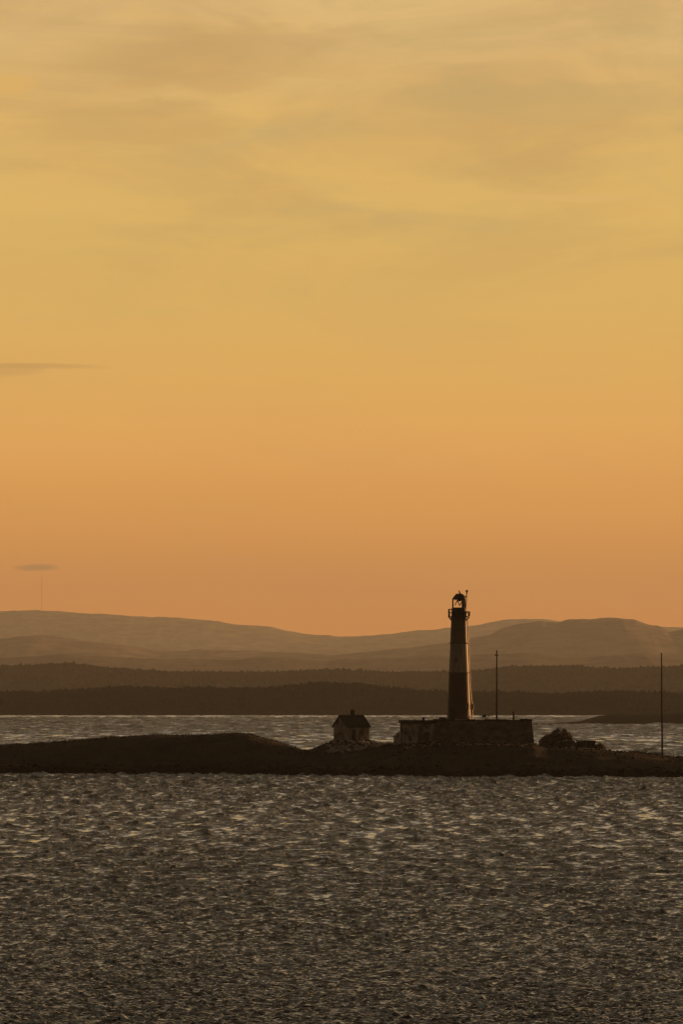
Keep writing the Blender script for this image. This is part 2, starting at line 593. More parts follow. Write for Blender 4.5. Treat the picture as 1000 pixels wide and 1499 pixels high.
# ------------------------------------------------------------------ radio mast on the far ridge
metal_far = mat("mast_steel", (0.10, 0.07, 0.06), 0.6, 0.3, 0.2)
mp = P(61, 895, 40000)
t = thing("radio_mast", (mp.x, mp.y, mp.z - 6), "tall thin radio mast standing on the pale skyline ridge at far left", "mast")
b = MB()
H = (895 - 838) * 4.0 + 6
for k in range(3):
    a = k * 2 * PI / 3
    b.bar((2.2 * math.cos(a), 2.2 * math.sin(a), 0), (1.5 * math.cos(a), 1.5 * math.sin(a), H * 0.93), 0.45, 0.38, 5)
for j in range(28):
    z = H * 0.93 * j / 28; z2 = H * 0.93 * (j + 1) / 28
    r = 2.2 - 0.7 * j / 28
    for k in range(3):
        a = k * 2 * PI / 3; a2 = (k + 1) * 2 * PI / 3
        b.bar((r * math.cos(a), r * math.sin(a), z), (r * math.cos(a2), r * math.sin(a2), z2), 0.14, 0.14, 4)
b.build("lattice", metal_far, t)
MB().bar((0, 0, H * 0.93), (0, 0, H), 0.45, 0.2, 8).build("antenna", metal_far, t)

# ------------------------------------------------------------------ the island
ISL = [(-700, 1104), (-400, 1099), (-150, 1093), (0, 1089), (50, 1086), (100, 1082.5), (150, 1079.5), (200, 1077), (260, 1075.5), (300, 1075.5), (340, 1073.5),
       (362, 1074.5), (390, 1081.5), (420, 1091), (440, 1098), (457, 1101.5), (480, 1101), (505, 1100), (540, 1096), (565, 1091), (590, 1087), (700, 1087),
       (780, 1088), (800, 1095), (870, 1096), (885, 1098), (930, 1101), (970, 1105), (1000, 1107.5), (1100, 1112), (1300, 1120), (1600, 1131)]
FRT = [(-700, 1131), (0, 1133), (350, 1135), (600, 1137.5), (800, 1138), (1000, 1138.5), (1600, 1141)]


def island_front(px):
    return CAM_H * FPX / (profile(FRT, px) - HOR)


def island_z(X, Y):
    """height of the island ground at world X, Y (arrays)"""
    px = X * FPX / 1240.0 + 500
    Df = island_front(px) + 3.0 * fbm(X / 13.0, X * 0 + 3, 3, 8)
    Dc = island_front(px) + 36.0
    zc = CAM_H - (profile(ISL, px) - HOR) * Dc / FPX
    t = (Y - Df) / (Dc - Df)
    bank = np.clip(t * 9, 0, 1)
    bank = bank * bank * (3 - 2 * bank) * 0.9
    tt = np.clip(t, 0, 1)
    rise = np.sin(tt * PI / 2) ** 1.15
    z = np.where(t < 0, t * 4.0, np.minimum(bank, zc * 0.6) + (zc - np.minimum(bank, zc * 0.6)) * rise)
    tb = np.clip((Y - Dc - 10) / 42.0, 0, 1.6)
    z = np.where(Y > Dc + 10, zc - (zc + 1.2) * tb ** 1.3, z)
    # the rocky mound that carries the house
    m = np.clip(1.35 - np.sqrt(((X - 1.9) / 5.6) ** 2 + ((Y - 1266) / 9.0) ** 2) * 0.75, 0, 1)
    m = m * m * (3 - 2 * m)
    zz = np.maximum(z, 6.3 * m + z * (1 - m) * (m > 0) + (m <= 0) * z)
    z = zz
    amp = np.clip(t * 4, 0.1, 1)
    z = z + amp * (0.16 * fbm(X / 4.0, Y / 4.0, 4, 12) + 0.30 * fbm(X / 16.0, Y / 16.0, 3, 15)) * np.where(z > -0.3, 1, 0.3)
    return z


def gz(x, y):
    return float(island_z(np.array([float(x)]), np.array([float(y)]))[0])


ix = np.linspace(-145, 140, 950)
iy = np.linspace(1170, 1318, 300)
GX, GY = np.meshgrid(ix, iy)
GZ = island_z(GX, GY)
me = np_mesh("island", np.stack([GX, GY, GZ], -1).reshape(-1, 3), grid_quads(len(iy), len(ix)), smooth=True)


def island_mat():
    m = bpy.data.materials.new("island_turf_and_rock")
    m.use_nodes = True
    t = NT(m.node_tree)
    p = m.node_tree.nodes['Principled BSDF']
    p.inputs['Roughness'].default_value = 0.95
    p.inputs['Specular IOR Level'].default_value = 0.1
    v = t.n('ShaderNodeTexCoord').outputs['Object']
    f1 = t.noise(v, 0.25, 6, 0.65)
    f2 = t.noise(t.vmul(v, (0.05, 0.16, 0.6)), 1.0, 5, 0.6)
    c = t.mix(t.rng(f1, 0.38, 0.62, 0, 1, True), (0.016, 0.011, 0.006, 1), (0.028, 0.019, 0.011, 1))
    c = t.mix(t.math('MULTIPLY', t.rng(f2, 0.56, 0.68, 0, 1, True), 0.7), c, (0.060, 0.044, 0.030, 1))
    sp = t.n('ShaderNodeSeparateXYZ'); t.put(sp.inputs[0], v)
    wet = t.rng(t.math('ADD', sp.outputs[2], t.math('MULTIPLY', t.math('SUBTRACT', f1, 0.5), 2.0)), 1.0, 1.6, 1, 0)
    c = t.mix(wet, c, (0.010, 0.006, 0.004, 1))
    t.put(p.inputs['Base Color'], c)
    bn = t.n('ShaderNodeBump'); bn.inputs['Distance'].default_value = 0.25
    t.put(bn.inputs['Height'], t.noise(v, 1.4, 6, 0.65))
    t.put(p.inputs['Normal'], bn.outputs[0])
    return m


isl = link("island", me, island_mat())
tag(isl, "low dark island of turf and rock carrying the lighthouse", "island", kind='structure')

# grass along the island
n = 60000
bx = rng.uniform(-100, 100, n); by = rng.uniform(1212, 1292, n)
bz = island_z(bx, by)
keep = (bz > 1.6) & (fbm(bx / 5, by / 5, 3, 77) > -0.25)
bx, by, bz = bx[keep], by[keep], bz[keep]
n = len(bx)
hh = rng.uniform(0.12, 0.42, n) * (1 + 0.7 * (fbm(bx / 9, by / 9, 2, 31)))
an = rng.uniform(0, PI, n); ww = rng.uniform(0.03, 0.12, n)
lx, ly = rng.normal(0.05, 0.12, n), rng.normal(0, 0.12, n)
A = np.stack([bx - ww * np.cos(an), by - ww * np.sin(an), bz - 0.06], 1)
B_ = np.stack([bx + ww * np.cos(an), by + ww * np.sin(an), bz - 0.06], 1)
C_ = np.stack([bx + lx, by + ly, bz + hh], 1)
gco = np.stack([A, B_, C_], 1).reshape(-1, 3)
me = np_mesh("island_grass", gco, None, np.arange(len(gco)).reshape(-1, 3))
g = link("island_grass", me, mat("dry_grass", (0.030, 0.021, 0.011), 0.95, 0.5, 0.3, spec=0.05))
tag(g, "rough dark grass growing over the island", "grass", kind='stuff')


# rocks
def rock_verts(seed, rough=0.32):
    bm = bmesh.new()
    bmesh.ops.create_icosphere(bm, subdivisions=2, radius=1.0)
    r = random.Random(seed)
    ax = [Vector((r.gauss(0, 1), r.gauss(0, 1), r.gauss(0, 1))).normalized() for _ in range(9)]
    cut = [r.uniform(0.55, 0.95) for _ in ax]
    for v in bm.verts:
        for d, c in zip(ax, cut):
            k = v.co.dot(d)
            if k > c:
                v.co -= d * (k - c) * 0.85
        v.co *= 1 + r.uniform(-0.04, 0.04)
    vs = np.array([v.co[:] for v in bm.verts]); fs = np.array([[v.index for v in f.verts] for f in bm.faces])
    bm.free()
    return vs, fs


ROCKS = [rock_verts(s) for s in range(6)]


def rock_field(name, label, pts, m):
    V, T, off = [], [], 0
    for (x, y, z, s) in pts:
        v, f = ROCKS[rng.integers(0, 6)]
        a = rng.random() * 6.28
        k = np.array([s * rng.uniform(0.8, 1.5), s * rng.uniform(0.8, 1.4), s * rng.uniform(0.5, 0.9)])
        q = v * k
        q = np.stack([q[:, 0] * math.cos(a) - q[:, 1] * math.sin(a), q[:, 0] * math.sin(a) + q[:, 1] * math.cos(a), q[:, 2]], 1)
        V.append(q + np.array([x, y, z])); T.append(f + off); off += len(v)
    me = np_mesh(name, np.concatenate(V), None, np.concatenate(T))
    o = link(name, me, m)
    return tag(o, label, "rocks", kind='stuff')


pts = []
while len(pts) < 900:
    x = rng.uniform(-100, 95)
    px = x * FPX / 1240 + 500
    y = float(island_front(np.array([px]))[0]) + rng.normal(2.0, 3.0)
    z = gz(x, y)
    if -0.5 < z < 2.0:
        pts.append((x, y, z, rng.uniform(0.15, 0.7) ** 1.2))
rock_field("shore_rocks", "wet dark boulders strewn along the near shore of the island", pts,
           mat("wet_rock", (0.020, 0.013, 0.009), 0.9, 0.5, 0.8, 0.05, spec=0.1))
pts = []
while len(pts) < 170:
    px = rng.uniform(478, 592)
    y = rng.uniform(1250, 1261)
    x = (px - 500) * y / FPX
    z = gz(x, y)
    py = HOR + (CAM_H - z) * FPX / y
    if py < 1101.5 and py > 1084:
        pts.append((x, y, z + 0.05, rng.uniform(0.18, 0.55)))
rock_field("mound_stones", "pale stones scattered on the mound below the small house", pts,
           mat("pale_granite", (0.46, 0.40, 0.33), 0.9, 0.75, 0.8, 0.05, spec=0.2))

def scatter(name, label, n_, pxa, pxb, y0_, y1_, s0_, s1_, m):
    q = []
    for _ in range(n_):
        y_ = rng.uniform(y0_, y1_); x_ = (rng.uniform(pxa, pxb) - 500) * y_ / FPX
        q.append((x_, y_, gz(x_, y_) + 0.03, rng.uniform(s0_, s1_)))
    rock_field(name, label, q, m)


pale_g = bpy.data.materials["pale_granite"]
scatter("platform_rubble", "loose pale rubble along the foot of the stone platform", 90, 590, 790, 1231, 1238, 0.10, 0.34, pale_g)
scatter("shrub_stones", "broken stones lying round the shrubs and the low hut", 80, 786, 884, 1238, 1250, 0.12, 0.42, pale_g)
scatter("island_stones", "scattered dark stones lying over the turf of the island", 500, -150, 1150, 1215, 1250, 0.08, 0.4, bpy.data.materials["wet_rock"])

# ------------------------------------------------------------------ stone platform, annex
D0 = 1240.0
sP = D0 / FPX
stone = mat("old_stone", (0.20, 0.16, 0.115), 0.92, 0.75, 0.6, 0.06, stretch=(1, 1, 1.8), spec=0.15)
stone2 = mat("weathered_render", (0.50, 0.43, 0.34), 0.92, 0.86, 0.75, 0.05, stretch=(1, 1, 0.6), spec=0.15)
darkst = mat("dark_stone", (0.022, 0.017, 0.012), 0.92, 0.5, 1.0, 0.03, spec=0.1)
iron = mat("rusty_iron", (0.030, 0.020, 0.014), 0.7, 0.5, 4.0, spec=0.3)
woodm = mat("weathered_wood", (0.035, 0.026, 0.018), 0.9, 0.5, 2.0, stretch=(1, 1, 0.2), spec=0.1)

zt = CAM_H - (1052.5 - HOR) * sP          # top of the platform
xl, xr = (636 - 500) * sP, (778.5 - 500) * sP
zb = 5.0
DEP = 15.0


def courses_wall(b, x0, x1, y0, y1, z0, z1, batter):
    """a battered masonry block: front face laid in uneven courses"""
    pts = [(x0 - batter, y0 - batter, z0), (x1 + batter, y0 - batter, z0), (x1 + batter, y1 + batter, z0), (x0 - batter, y1 + batter, z0),
           (x0, y0, z1), (x1, y0, z1), (x1, y1, z1), (x0, y1, z1)]
    b.poly(pts, [(0, 1, 2, 3), (4, 5, 6, 7), (0, 1, 5, 4), (1, 2, 6, 5), (2, 3, 7, 6), (3, 0, 4, 7)])


t = thing("stone_platform", ((xl + xr) / 2, D0 + DEP / 2, zb), "long battered stone platform at the foot of the lighthouse", "platform")
w2 = (xr - xl) / 2
b = MB(); courses_wall(b, -w2, w2, -DEP / 2, DEP / 2, 0, zt - zb - 0.35, 0.55); b.build("wall", stone, t)
# protruding blocks in the face
b = MB()
zrow = 0.5
hgt = zt - zb
rnd = random.Random(3)
while zrow < hgt - 0.75:
    rh = rnd.uniform(0.42, 0.62)
    x = -w2 + 0.25
    while x < w2 - 1.0:
        L = rnd.uniform(0.6, 1.5)
        if rnd.random() < 0.8:
            yb = -DEP / 2 - 0.55 * (1 - (zrow + rh / 2) / (hgt - 0.35))
            b.box((x + L / 2, yb, zrow + rh / 2), (L - 0.06, rnd.uniform(0.05, 0.26), rh - 0.05), bevel=0.03)
        x += L
    zrow += rh
b.build("stone_courses", stone, t)
b = MB()
x = -w2 - 0.12
while x < w2:
    L = min(rnd.uniform(1.4, 2.4), w2 + 0.12 - x)
    hc = 0.35 + rnd.choice((0, 0, 0.04, 0.10, -0.12, 0.22))
    b.box((x + L / 2, -DEP / 2 + 0.35, hgt - 0.35 + hc / 2), (L - 0.03, 0.95 + rnd.uniform(-0.1, 0.1), hc), ry=rnd.uniform(-0.02, 0.02), bevel=0.05)
    x += L
for sx in (-1, 1):
    b.box((sx * (w2 - 0.35), 0.5, hgt - 0.18), (0.9, DEP - 1.2, 0.33), bevel=0.03)
b.build("coping", darkst, t)
b = MB()   # earth and rubble levelled inside the coping
b.box((0, 0.5, hgt - 0.30), (2 * w2 - 1.9, DEP - 1.2, 0.24), bevel=0.02)
b.build("deck", darkst, t)
# annex: low flat roofed stone building on the left, slightly nearer
xa0, xa1 = (586 - 500) * sP, (640 - 500) * sP
za = CAM_H - (1053.5 - HOR) * sP
t = thing("stone_annex", ((xa0 + xa1) / 2, D0 + 3.2, zb), "low flat-roofed stone outbuilding left of the lighthouse platform", "building")
aw = (xa1 - xa0) / 2
ah = za - zb
b = MB()
fy = -3.0
# front wall built round its openings
ops = [(-1.6, 1.35, 0.7, 0.9), (1.55, 0.9, 0.9, 2.0), (0.1, 0.75, 0.6, 0.8)]     # x, z0, w, h
edges = sorted([-aw, aw] + [q for o in ops for q in (o[0] - o[2] / 2, o[0] + o[2] / 2)])
for x0_, x1_ in zip(edges[:-1], edges[1:]):
    xm = (x0_ + x1_) / 2
    op = [o for o in ops if abs(xm - o[0]) < o[2] / 2]
    if op:
        o = op[0]
        b.box((xm, fy, o[1] / 2), (x1_ - x0_, 0.4, o[1]))
        top = o[1] + o[3]
        b.box((xm, fy, (top + ah - 0.5) / 2), (x1_ - x0_, 0.4, ah - 0.5 - top))
    else:
        b.box((xm, fy, (ah - 0.5) / 2), (x1_ - x0_, 0.4, ah - 0.5))
b.box((-aw + 0.2, 0, (ah - 0.5) / 2), (0.4, 5.6, ah - 0.5)); b.box((aw - 0.2, 0, (ah - 0.5) / 2), (0.4, 5.6, ah - 0.5))
b.box((0, 3.0, (ah - 0.5) / 2), (2 * aw, 0.4, ah - 0.5))
b.build("wall", stone2, t)
b = MB(); b.box((0, 0, ah - 0.25), (2 * aw + 0.5, 6.9, 0.42), bevel=0.05); b.box((0.0, -3.52, ah - 0.52), (2 * aw + 0.2, 0.12, 0.28), bevel=0.02)
b.build("roof", darkst, t)
b = MB(); b.box((1.55, fy + 0.08, 1.9), (0.86, 0.08, 1.96)); b.box((1.55, fy + 0.03, 1.5), (0.8, 0.05, 0.1)); b.box((1.55, fy + 0.03, 2.4), (0.8, 0.05, 0.1))
b.build("door", woodm, t)
for o in (ops[0], ops[2]):
    b = MB(); q = 0.05
    b.box((o[0], fy + 0.05, o[1] + q / 2), (o[2], 0.12, q)); b.box((o[0], fy + 0.05, o[1] + o[3] - q / 2), (o[2], 0.12, q))
    b.box((o[0] - o[2] / 2 + q / 2, fy + 0.05, o[1] + o[3] / 2), (q, 0.12, o[3] - 2 * q)); b.box((o[0] + o[2] / 2 - q / 2, fy + 0.05, o[1] + o[3] / 2), (q, 0.12, o[3] - 2 * q))
    b.box((o[0], fy + 0.06, o[1] + o[3] / 2), (0.04, 0.05, o[3] - 2 * q))
    wdw = b.build("window", woodm, t)
    MB().box((o[0], fy + 0.10, o[1] + o[3] / 2), (o[2] - 0.1, 0.02, o[3] - 0.1)).build(
        "pane", mat("dark_glass", (0.012, 0.012, 0.012), 0.15, 0.2, 1.0, spec=0.5), wdw)

b = MB()
lx0, lw = -aw - 0.62, 1.1
b.poly([(lx0 - lw / 2, -2.7, 0), (lx0 + lw / 2, -2.7, 0), (lx0 + lw / 2, 1.5, 0), (lx0 - lw / 2, 1.5, 0),
        (lx0 - lw / 2, -2.7, 1.9), (lx0 + lw / 2, -2.7, 2.9), (lx0 + lw / 2, 1.5, 2.9), (lx0 - lw / 2, 1.5, 1.9)],
       [(0, 1, 5, 4), (1, 2, 6, 5), (2, 3, 7, 6), (3, 0, 4, 7), (0, 3, 2, 1), (4, 5, 6, 7)])
lt = b.build("lean_to", stone2, t)
MB().box((lx0 - 0.1, -0.6, 2.50), (1.62, 4.7, 0.12), ry=-math.atan2(1.0, lw), bevel=0.02).build("roof", darkst, lt)
MB().box((0.9, -1.2, ah + 0.22), (0.45, 0.45, 0.55), bevel=0.03).build("chimney", darkst, bpy.data.objects["roof"])
b = MB(); b.path([(-aw + 0.25, -3.30, 0.2), (-aw + 0.25, -3.30, ah - 0.7)], 0.06, 6)
b.build("drainpipe", iron, t)

# ------------------------------------------------------------------ lighthouse
D1 = D0 + DEP / 2
s1 = D1 / FPX
cxp = 672.0
base = P(cxp, 1052.5, D1)
zt_local = 0.0
yz = lambda py: (1052.5 - py) * s1          # height above the platform for a photo row
t = lh = thing("lighthouse", (base.x, D1, zt - 0.10), "tall tapering banded lighthouse with a bare skeleton lantern on top", "lighthouse")


def tower_mat():
    m = bpy.data.materials.new("banded_paint")
    m.use_nodes = True
    n_ = NT(m.node_tree)
    p = m.node_tree.nodes['Principled BSDF']
    p.inputs['Roughness'].default_value = 0.6
    p.inputs['Specular IOR Level'].default_value = 0.25
    v = n_.n('ShaderNodeTexCoord').outputs['Object']
    sp = n_.n('ShaderNodeSeparateXYZ'); n_.put(sp.inputs[0], v)
    wob = n_.math('MULTIPLY', n_.math('SUBTRACT', n_.noise(v, 1.6, 4), 0.5), 0.25)
    z = n_.math('ADD', sp.outputs[2], wob)
    topband = n_.math('GREATER_THAN', z, yz(940.5))
    midband = n_.math('GREATER_THAN', z, yz(984))
    grime = n_.noise(n_.vmul(v, (2.2, 2.2, 0.25)), 1.0, 6, 0.65)
    blot = n_.noise(v, 0.9, 6, 0.65)
    red = n_.mix(blot, (0.06, 0.028, 0.016, 1), (0.11, 0.050, 0.027, 1))
    whi = n_.mix(n_.rng(grime, 0.35, 0.7), (0.42, 0.335, 0.24, 1), (0.25, 0.195, 0.135, 1))
    top = n_.mix(blot, (0.10, 0.070, 0.034, 1), (0.17, 0.115, 0.055, 1))
    c = n_.mix(topband, n_.mix(midband, red, whi), top)
    n_.put(p.inputs['Base Color'], c)
    br = n_.n('ShaderNodeBump'); br.inputs['Distance'].default_value = 0.06; br.inputs['Strength'].default_value = 0.8
    n_.put(br.inputs['Height'], n_.noise(n_.vmul(v, (1, 1, 1.8)), 2.5, 5, 0.6))
    n_.put(p.inputs['Normal'], br.outputs[0])
    return m


r_at = lambda py: (17.6 - (1052.5 - py) / (1052.5 - 907) * 6.1) * s1     # tower radius by row
prof = [(r_at(1052.5) + 0.12, 0.0), (r_at(1050) + 0.12, yz(1050))]
for k in range(25):
    py = 1049.5 - k * (1049.5 - 908) / 24
    prof.append((r_at(py), yz(py)))
prof += [(11.9 * s1, yz(906.5)), (12.3 * s1, yz(904.5)), (12.3 * s1, yz(903.2))]
MB().lathe(prof, 56, wob=0.006).build("tower", tower_mat(), lh, smooth=True)
# string course at the band edges
for py in (941, 984):
    MB().lathe([(r_at(py) + 0.01, yz(py) - 0.10), (r_at(py) + 0.09, yz(py) - 0.08), (r_at(py) + 0.09, yz(py) + 0.08), (r_at(py), yz(py) + 0.10)], 56, close=False).build("string_course", stone, lh)
paint_dark = mat("dark_gallery_paint", (0.030, 0.022, 0.014), 0.7, 0.4, 2.0, spec=0.3)
# gallery deck with brackets
b = MB()
Rg = 16.0 * s1
b.lathe([(11.0 * s1, yz(903.1)), (Rg, yz(902.9)), (Rg, yz(901.4)), (11.0 * s1, yz(901.2))], 56, close=False)
for k in range(12):
    a = k * PI / 6 + 0.13
    ca, sa = math.cos(a), math.sin(a)
    b.bar((11.6 * s1 * ca, 11.6 * s1 * sa, yz(907.5)), (15.2 * s1 * ca, 15.2 * s1 * sa, yz(903.0)), 0.07, 0.07, 6)
b.build("gallery_deck", paint_dark, lh)
# railing, bent and partly gone on the right
b = MB()
ang = [PI + 0.05 + k * (2 * PI - 0.0) / 14 for k in range(14)]
for k, a in enumerate(ang):
    lean = 0.0 if math.cos(a) < 0.3 else 0.08
    hh_ = yz(890.8) if math.cos(a) < 0.55 else yz(894.5)
    b.bar((Rg * 0.97 * math.cos(a), Rg * 0.97 * math.sin(a), yz(901.5)), ((Rg * 0.97 + lean) * math.cos(a), (Rg * 0.97 + lean) * math.sin(a), hh_), 0.075, 0.065, 6)
for py, a0, a1 in ((891.2, PI / 2 - 0.3, 3 * PI / 2 + 0.3), (896.3, 0.0, 2 * PI)):
    b.ring(Rg * 0.975, yz(py), 0.07, 40, a0=a0, a1=a1)
b.ring(Rg * 0.985, yz(894.6), 0.07, 14, a0=-1.2, a1=1.2)
b.build("railing", iron, lh)
# lower lantern drum
b = MB()
b.lathe([(11.2 * s1, yz(901.3)), (10.9 * s1, yz(895)), (10.7 * s1, yz(891.2)), (11.1 * s1, yz(891.0)), (11.1 * s1, yz(889.8)), (9.0 * s1, yz(889.7))], 48)
b.build("lantern_drum", paint_dark, lh, smooth=False)
# skeleton of the lantern
b = MB()
Rl = 8.9 * s1
zl0, zl1 = yz(890.0), yz(875.0)
posts = [PI * 0.97, PI * 0.06, -0.24, PI * 0.30]
for a in posts:
    b.bar((Rl * math.cos(a), Rl * math.sin(a), zl0), (Rl * math.cos(a) * 0.98, Rl * math.sin(a) * 0.98, zl1), 0.15, 0.13, 8)
b.bar((Rl * 0.56, -0.4, zl0), (Rl * 0.52, -0.3, yz(880)), 0.10, 0.12, 8)
b.ring(Rl, zl0 + 0.06, 0.12, 36)
b.ring(Rl * 0.98, zl1, 0.11, 36)
b.build("lantern_frame", iron, lh)
# remains of the dome: half dome shell, torn along the lower edge, with thickness
bm = bmesh.new()
rd = random.Random(12)
nseg, nr = 40, 8
outer, inner = [], []
for j in range(nr + 1):
    ph = j / nr * PI / 2
    ro, ri = [], []
    for k in range(nseg):
        a = 2 * PI * k / nseg
        rr = (8.4 * s1) * math.cos(ph) ** 0.7 * (1 + (rd.uniform(-0.10, 0.06) if 0 < j < nr else 0)) if j < nr else 0.05
        z = yz(875.0) + (5.6 * s1) * math.sin(ph) + (rd.uniform(-0.16, 0.22) if 0 < j < nr else 0)
        if j == 0:
            z -= max(0, (0.35 + 0.30 * math.cos(a) + 0.18 * math.sin(5 * a)) * rd.uniform(0.5, 1.3))
        ro.append(bm.verts.new((rr * math.cos(a) + 0.1 * math.sin(ph), rr * math.sin(a), z)))
        ri.append(bm.verts.new((rr * 0.93 * math.cos(a) + 0.1 * math.sin(ph), rr * 0.93 * math.sin(a), z - 0.06)))
    outer.append(ro); inner.append(ri)
for j in range(nr):
    for k in range(nseg):
        k2 = (k + 1) % nseg
        a = 2 * PI * k / nseg
        bm.faces.new((outer[j][k], outer[j][k2], outer[j + 1][k2], outer[j + 1][k]))
        bm.faces.new((inner[j][k2], inner[j][k], inner[j + 1][k], inner[j + 1][k2]))
for k in range(nseg):
    k2 = (k + 1) % nseg
    bm.faces.new((outer[0][k2], outer[0][k], inner[0][k], inner[0][k2]))
b = MB(); b.bm.free(); b.bm = bm
b.build("broken_dome", iron, lh)
# bent struts hanging on the right side of the lantern
b = MB()
arch = [(Rl * math.cos(x_) * 0.62 + 0.12, -0.55, yz(884) + 0.95 * math.sin(x_)) for x_ in [PI * 0.02 + i * PI * 0.5 / 8 for i in range(9)]]
b.path([(Rl * 0.62 + 0.12, -0.55, zl0)] + arch, 0.13, 8)
b.bar((Rl * 0.95, 0, yz(878)), (Rl * 0.55, -0.4, yz(873)), 0.12, 0.10, 6)
b.build("bent_strut", iron, lh)
rust = mat("orange_rust", (0.34, 0.14, 0.05), 0.7, 0.4, 4.0, spec=0.3)
b = MB()
xs_ = [-5.9, -2.3, 1.1, 3.8]
zs_ = [885.5, 878.0, 886.0, 880.5]
pp = [(q * s1, 0.2, yz(r_)) for q, r_ in zip(xs_, zs_)]
b.path(pp, 0.085, 6)
b.build("lens_brace", rust, lh)
# bent finial and the mast with its small head
b = MB()
b.path([(0.9 * s1, 0, yz(870)), (1.6 * s1, 0, yz(867.5)), (0.4 * s1, 0, yz(865.6)), (0.5 * s1, 0, yz(863.8))], 0.12, 8)
b.bar((1.0 * s1, 0, yz(868.3)), (6.0 * s1, 0.1, yz(870.6)), 0.16, 0.10, 8)
b.build("finial", iron, lh)
redp = mat("faded_red_paint", (0.12, 0.035, 0.025), 0.6, 0.4, 3.0, spec=0.3)
b = MB()
b.bar((10.2 * s1, 0.15, yz(890.0)), (11.5 * s1, 0.15, yz(865.6)), 0.09, 0.085, 8)
b.box((11.6 * s1, 0.15, yz(864.4)), (0.46, 0.30, 0.34), bevel=0.05)
b.box((11.6 * s1, 0.15, yz(867.2)), (0.26, 0.2, 0.30), bevel=0.04)
b.bar((11.0 * s1, 0.15, yz(871.5)), (8.2 * s1, 0.1, yz(873.8)), 0.10, 0.10, 6)
b.build("antenna_mast", redp, lh)
# conduit down the right side, on brackets
b = MB()
cpt = []
for py in (908, 930, 955, 980, 1005, 1030, 1044):
    a = 0.10
    rr = r_at(py) + 0.14 + (0.18 if py > 1020 else 0)
    cpt.append((rr * math.cos(a), rr * math.sin(a), yz(py)))
cpt.append((cpt[-1][0] + 0.05, cpt[-1][1], 0.0))
b.path(cpt, 0.10, 8)
for (x_, y_, z_) in cpt[1:-1]:
    b.bar((x_ - 0.25, y_, z_), (x_ + 0.10, y_, z_), 0.06, 0.06, 6)
b.box((cpt[5][0] + 0.16, cpt[5][1], yz(1034)), (0.34, 0.3, 0.85), bevel=0.04)
b.build("conduit", mat("rim_lit_conduit", (0.75, 0.46, 0.22), 0.45, 0.3, 2.0, spec=0.3), lh)  # orange rim light of the low sun put into the pipe's colour
# window slot low on the right, and one on the middle band
for az, py, w_, h_ in ((-0.82, 1033, 0.55, 1.0), (-1.9, 965, 0.40, 0.8)):
    rr = r_at(py)
    ca, sa = math.cos(az), math.sin(az)
    b = MB()
    q = 0.07
    for (ox, oz, bw, bh) in ((0, h_ / 2, w_ + 2 * q, q), (0, -h_ / 2, w_ + 2 * q, q), (-w_ / 2 - q / 2, 0, q, h_ - q), (w_ / 2 + q / 2, 0, q, h_ - q)):
        b.box(((rr + 0.02) * ca - ox * sa, (rr + 0.02) * sa + ox * ca, yz(py) + oz), (bw, 0.14, bh), rz=az + PI / 2)
    w_o = b.build("window", stone, lh)
    MB().box(((rr + 0.01) * ca, (rr + 0.01) * sa, yz(py)), (w_, 0.05, h_ - q), rz=az + PI / 2).build("pane", bpy.data.materials["dark_glass"], w_o)
# door on the left foot
az = -2.15
rr = r_at(1043)
MB().box(((rr + 0.05) * math.cos(az), (rr + 0.05) * math.sin(az), 1.12), (1.0, 0.22, 2.15), rz=az + PI / 2, bevel=0.03).build("door", woodm, lh)


# ------------------------------------------------------------------ things on the platform
def pole(name, px, y_top, y_bot, D, r, label, head=True, lean=0.0, zbase=None, group=None):
    p = P(px, y_bot, D)
    z0_ = p.z if zbase is None else zbase
    H_ = CAM_H - (y_top - HOR) * D / FPX - z0_
    t_ = thing(name, (p.x, D, z0_), label, "pole", group)
    MB().bar((0, 0, -0.3), (lean, 0, H_), r, r * 0.62, 12).build("shaft", woodm, t_, smooth=True)
    b_ = MB()
    if head:
        b_.bar((lean, 0, H_), (lean, 0, H_ + 0.14), r * 1.2, r * 0.8, 10)
        b_.build("cap", iron, t_)
    return t_, H_


DP = D0 + 5.0
t, H_ = pole("signal_pole", 727.3, 953, 1052, DP, 0.165, "bare signal pole with a small crosspiece standing on the stone platform right of the lighthouse", zbase=zt - 0.18)
b = MB(); b.bar((-0.35, 0, H_ - 0.75), (0.35, 0, H_ - 0.75), 0.07, 0.07, 6); b.box((-0.22, 0, H_ - 0.62), (0.14, 0.14, 0.22), bevel=0.02)
b.build("crosspiece", iron, t)
t, H_ = pole("marker_pole", 969.5, 957, 1106, 1240.0, 0.175, "tall bare pole standing alone on the low right end of the island", lean=-0.15, zbase=gz((969.5 - 500) * 0.124, 1240.0) - 0.1)
# short post
p = P(752, 1052, D0 + 2)
t = thing("mooring_post", (p.x, D0 + 2, zt - 0.18), "short thick post near the right end of the stone platform", "post")
MB().bar((0, 0, 0), (0, 0, 1.35), 0.19, 0.16, 12).build("shaft", woodm, t)
MB().lathe([(0.21, 1.35), (0.25, 1.40), (0.25, 1.52), (0.12, 1.58)], 12).build("cap", iron, t)
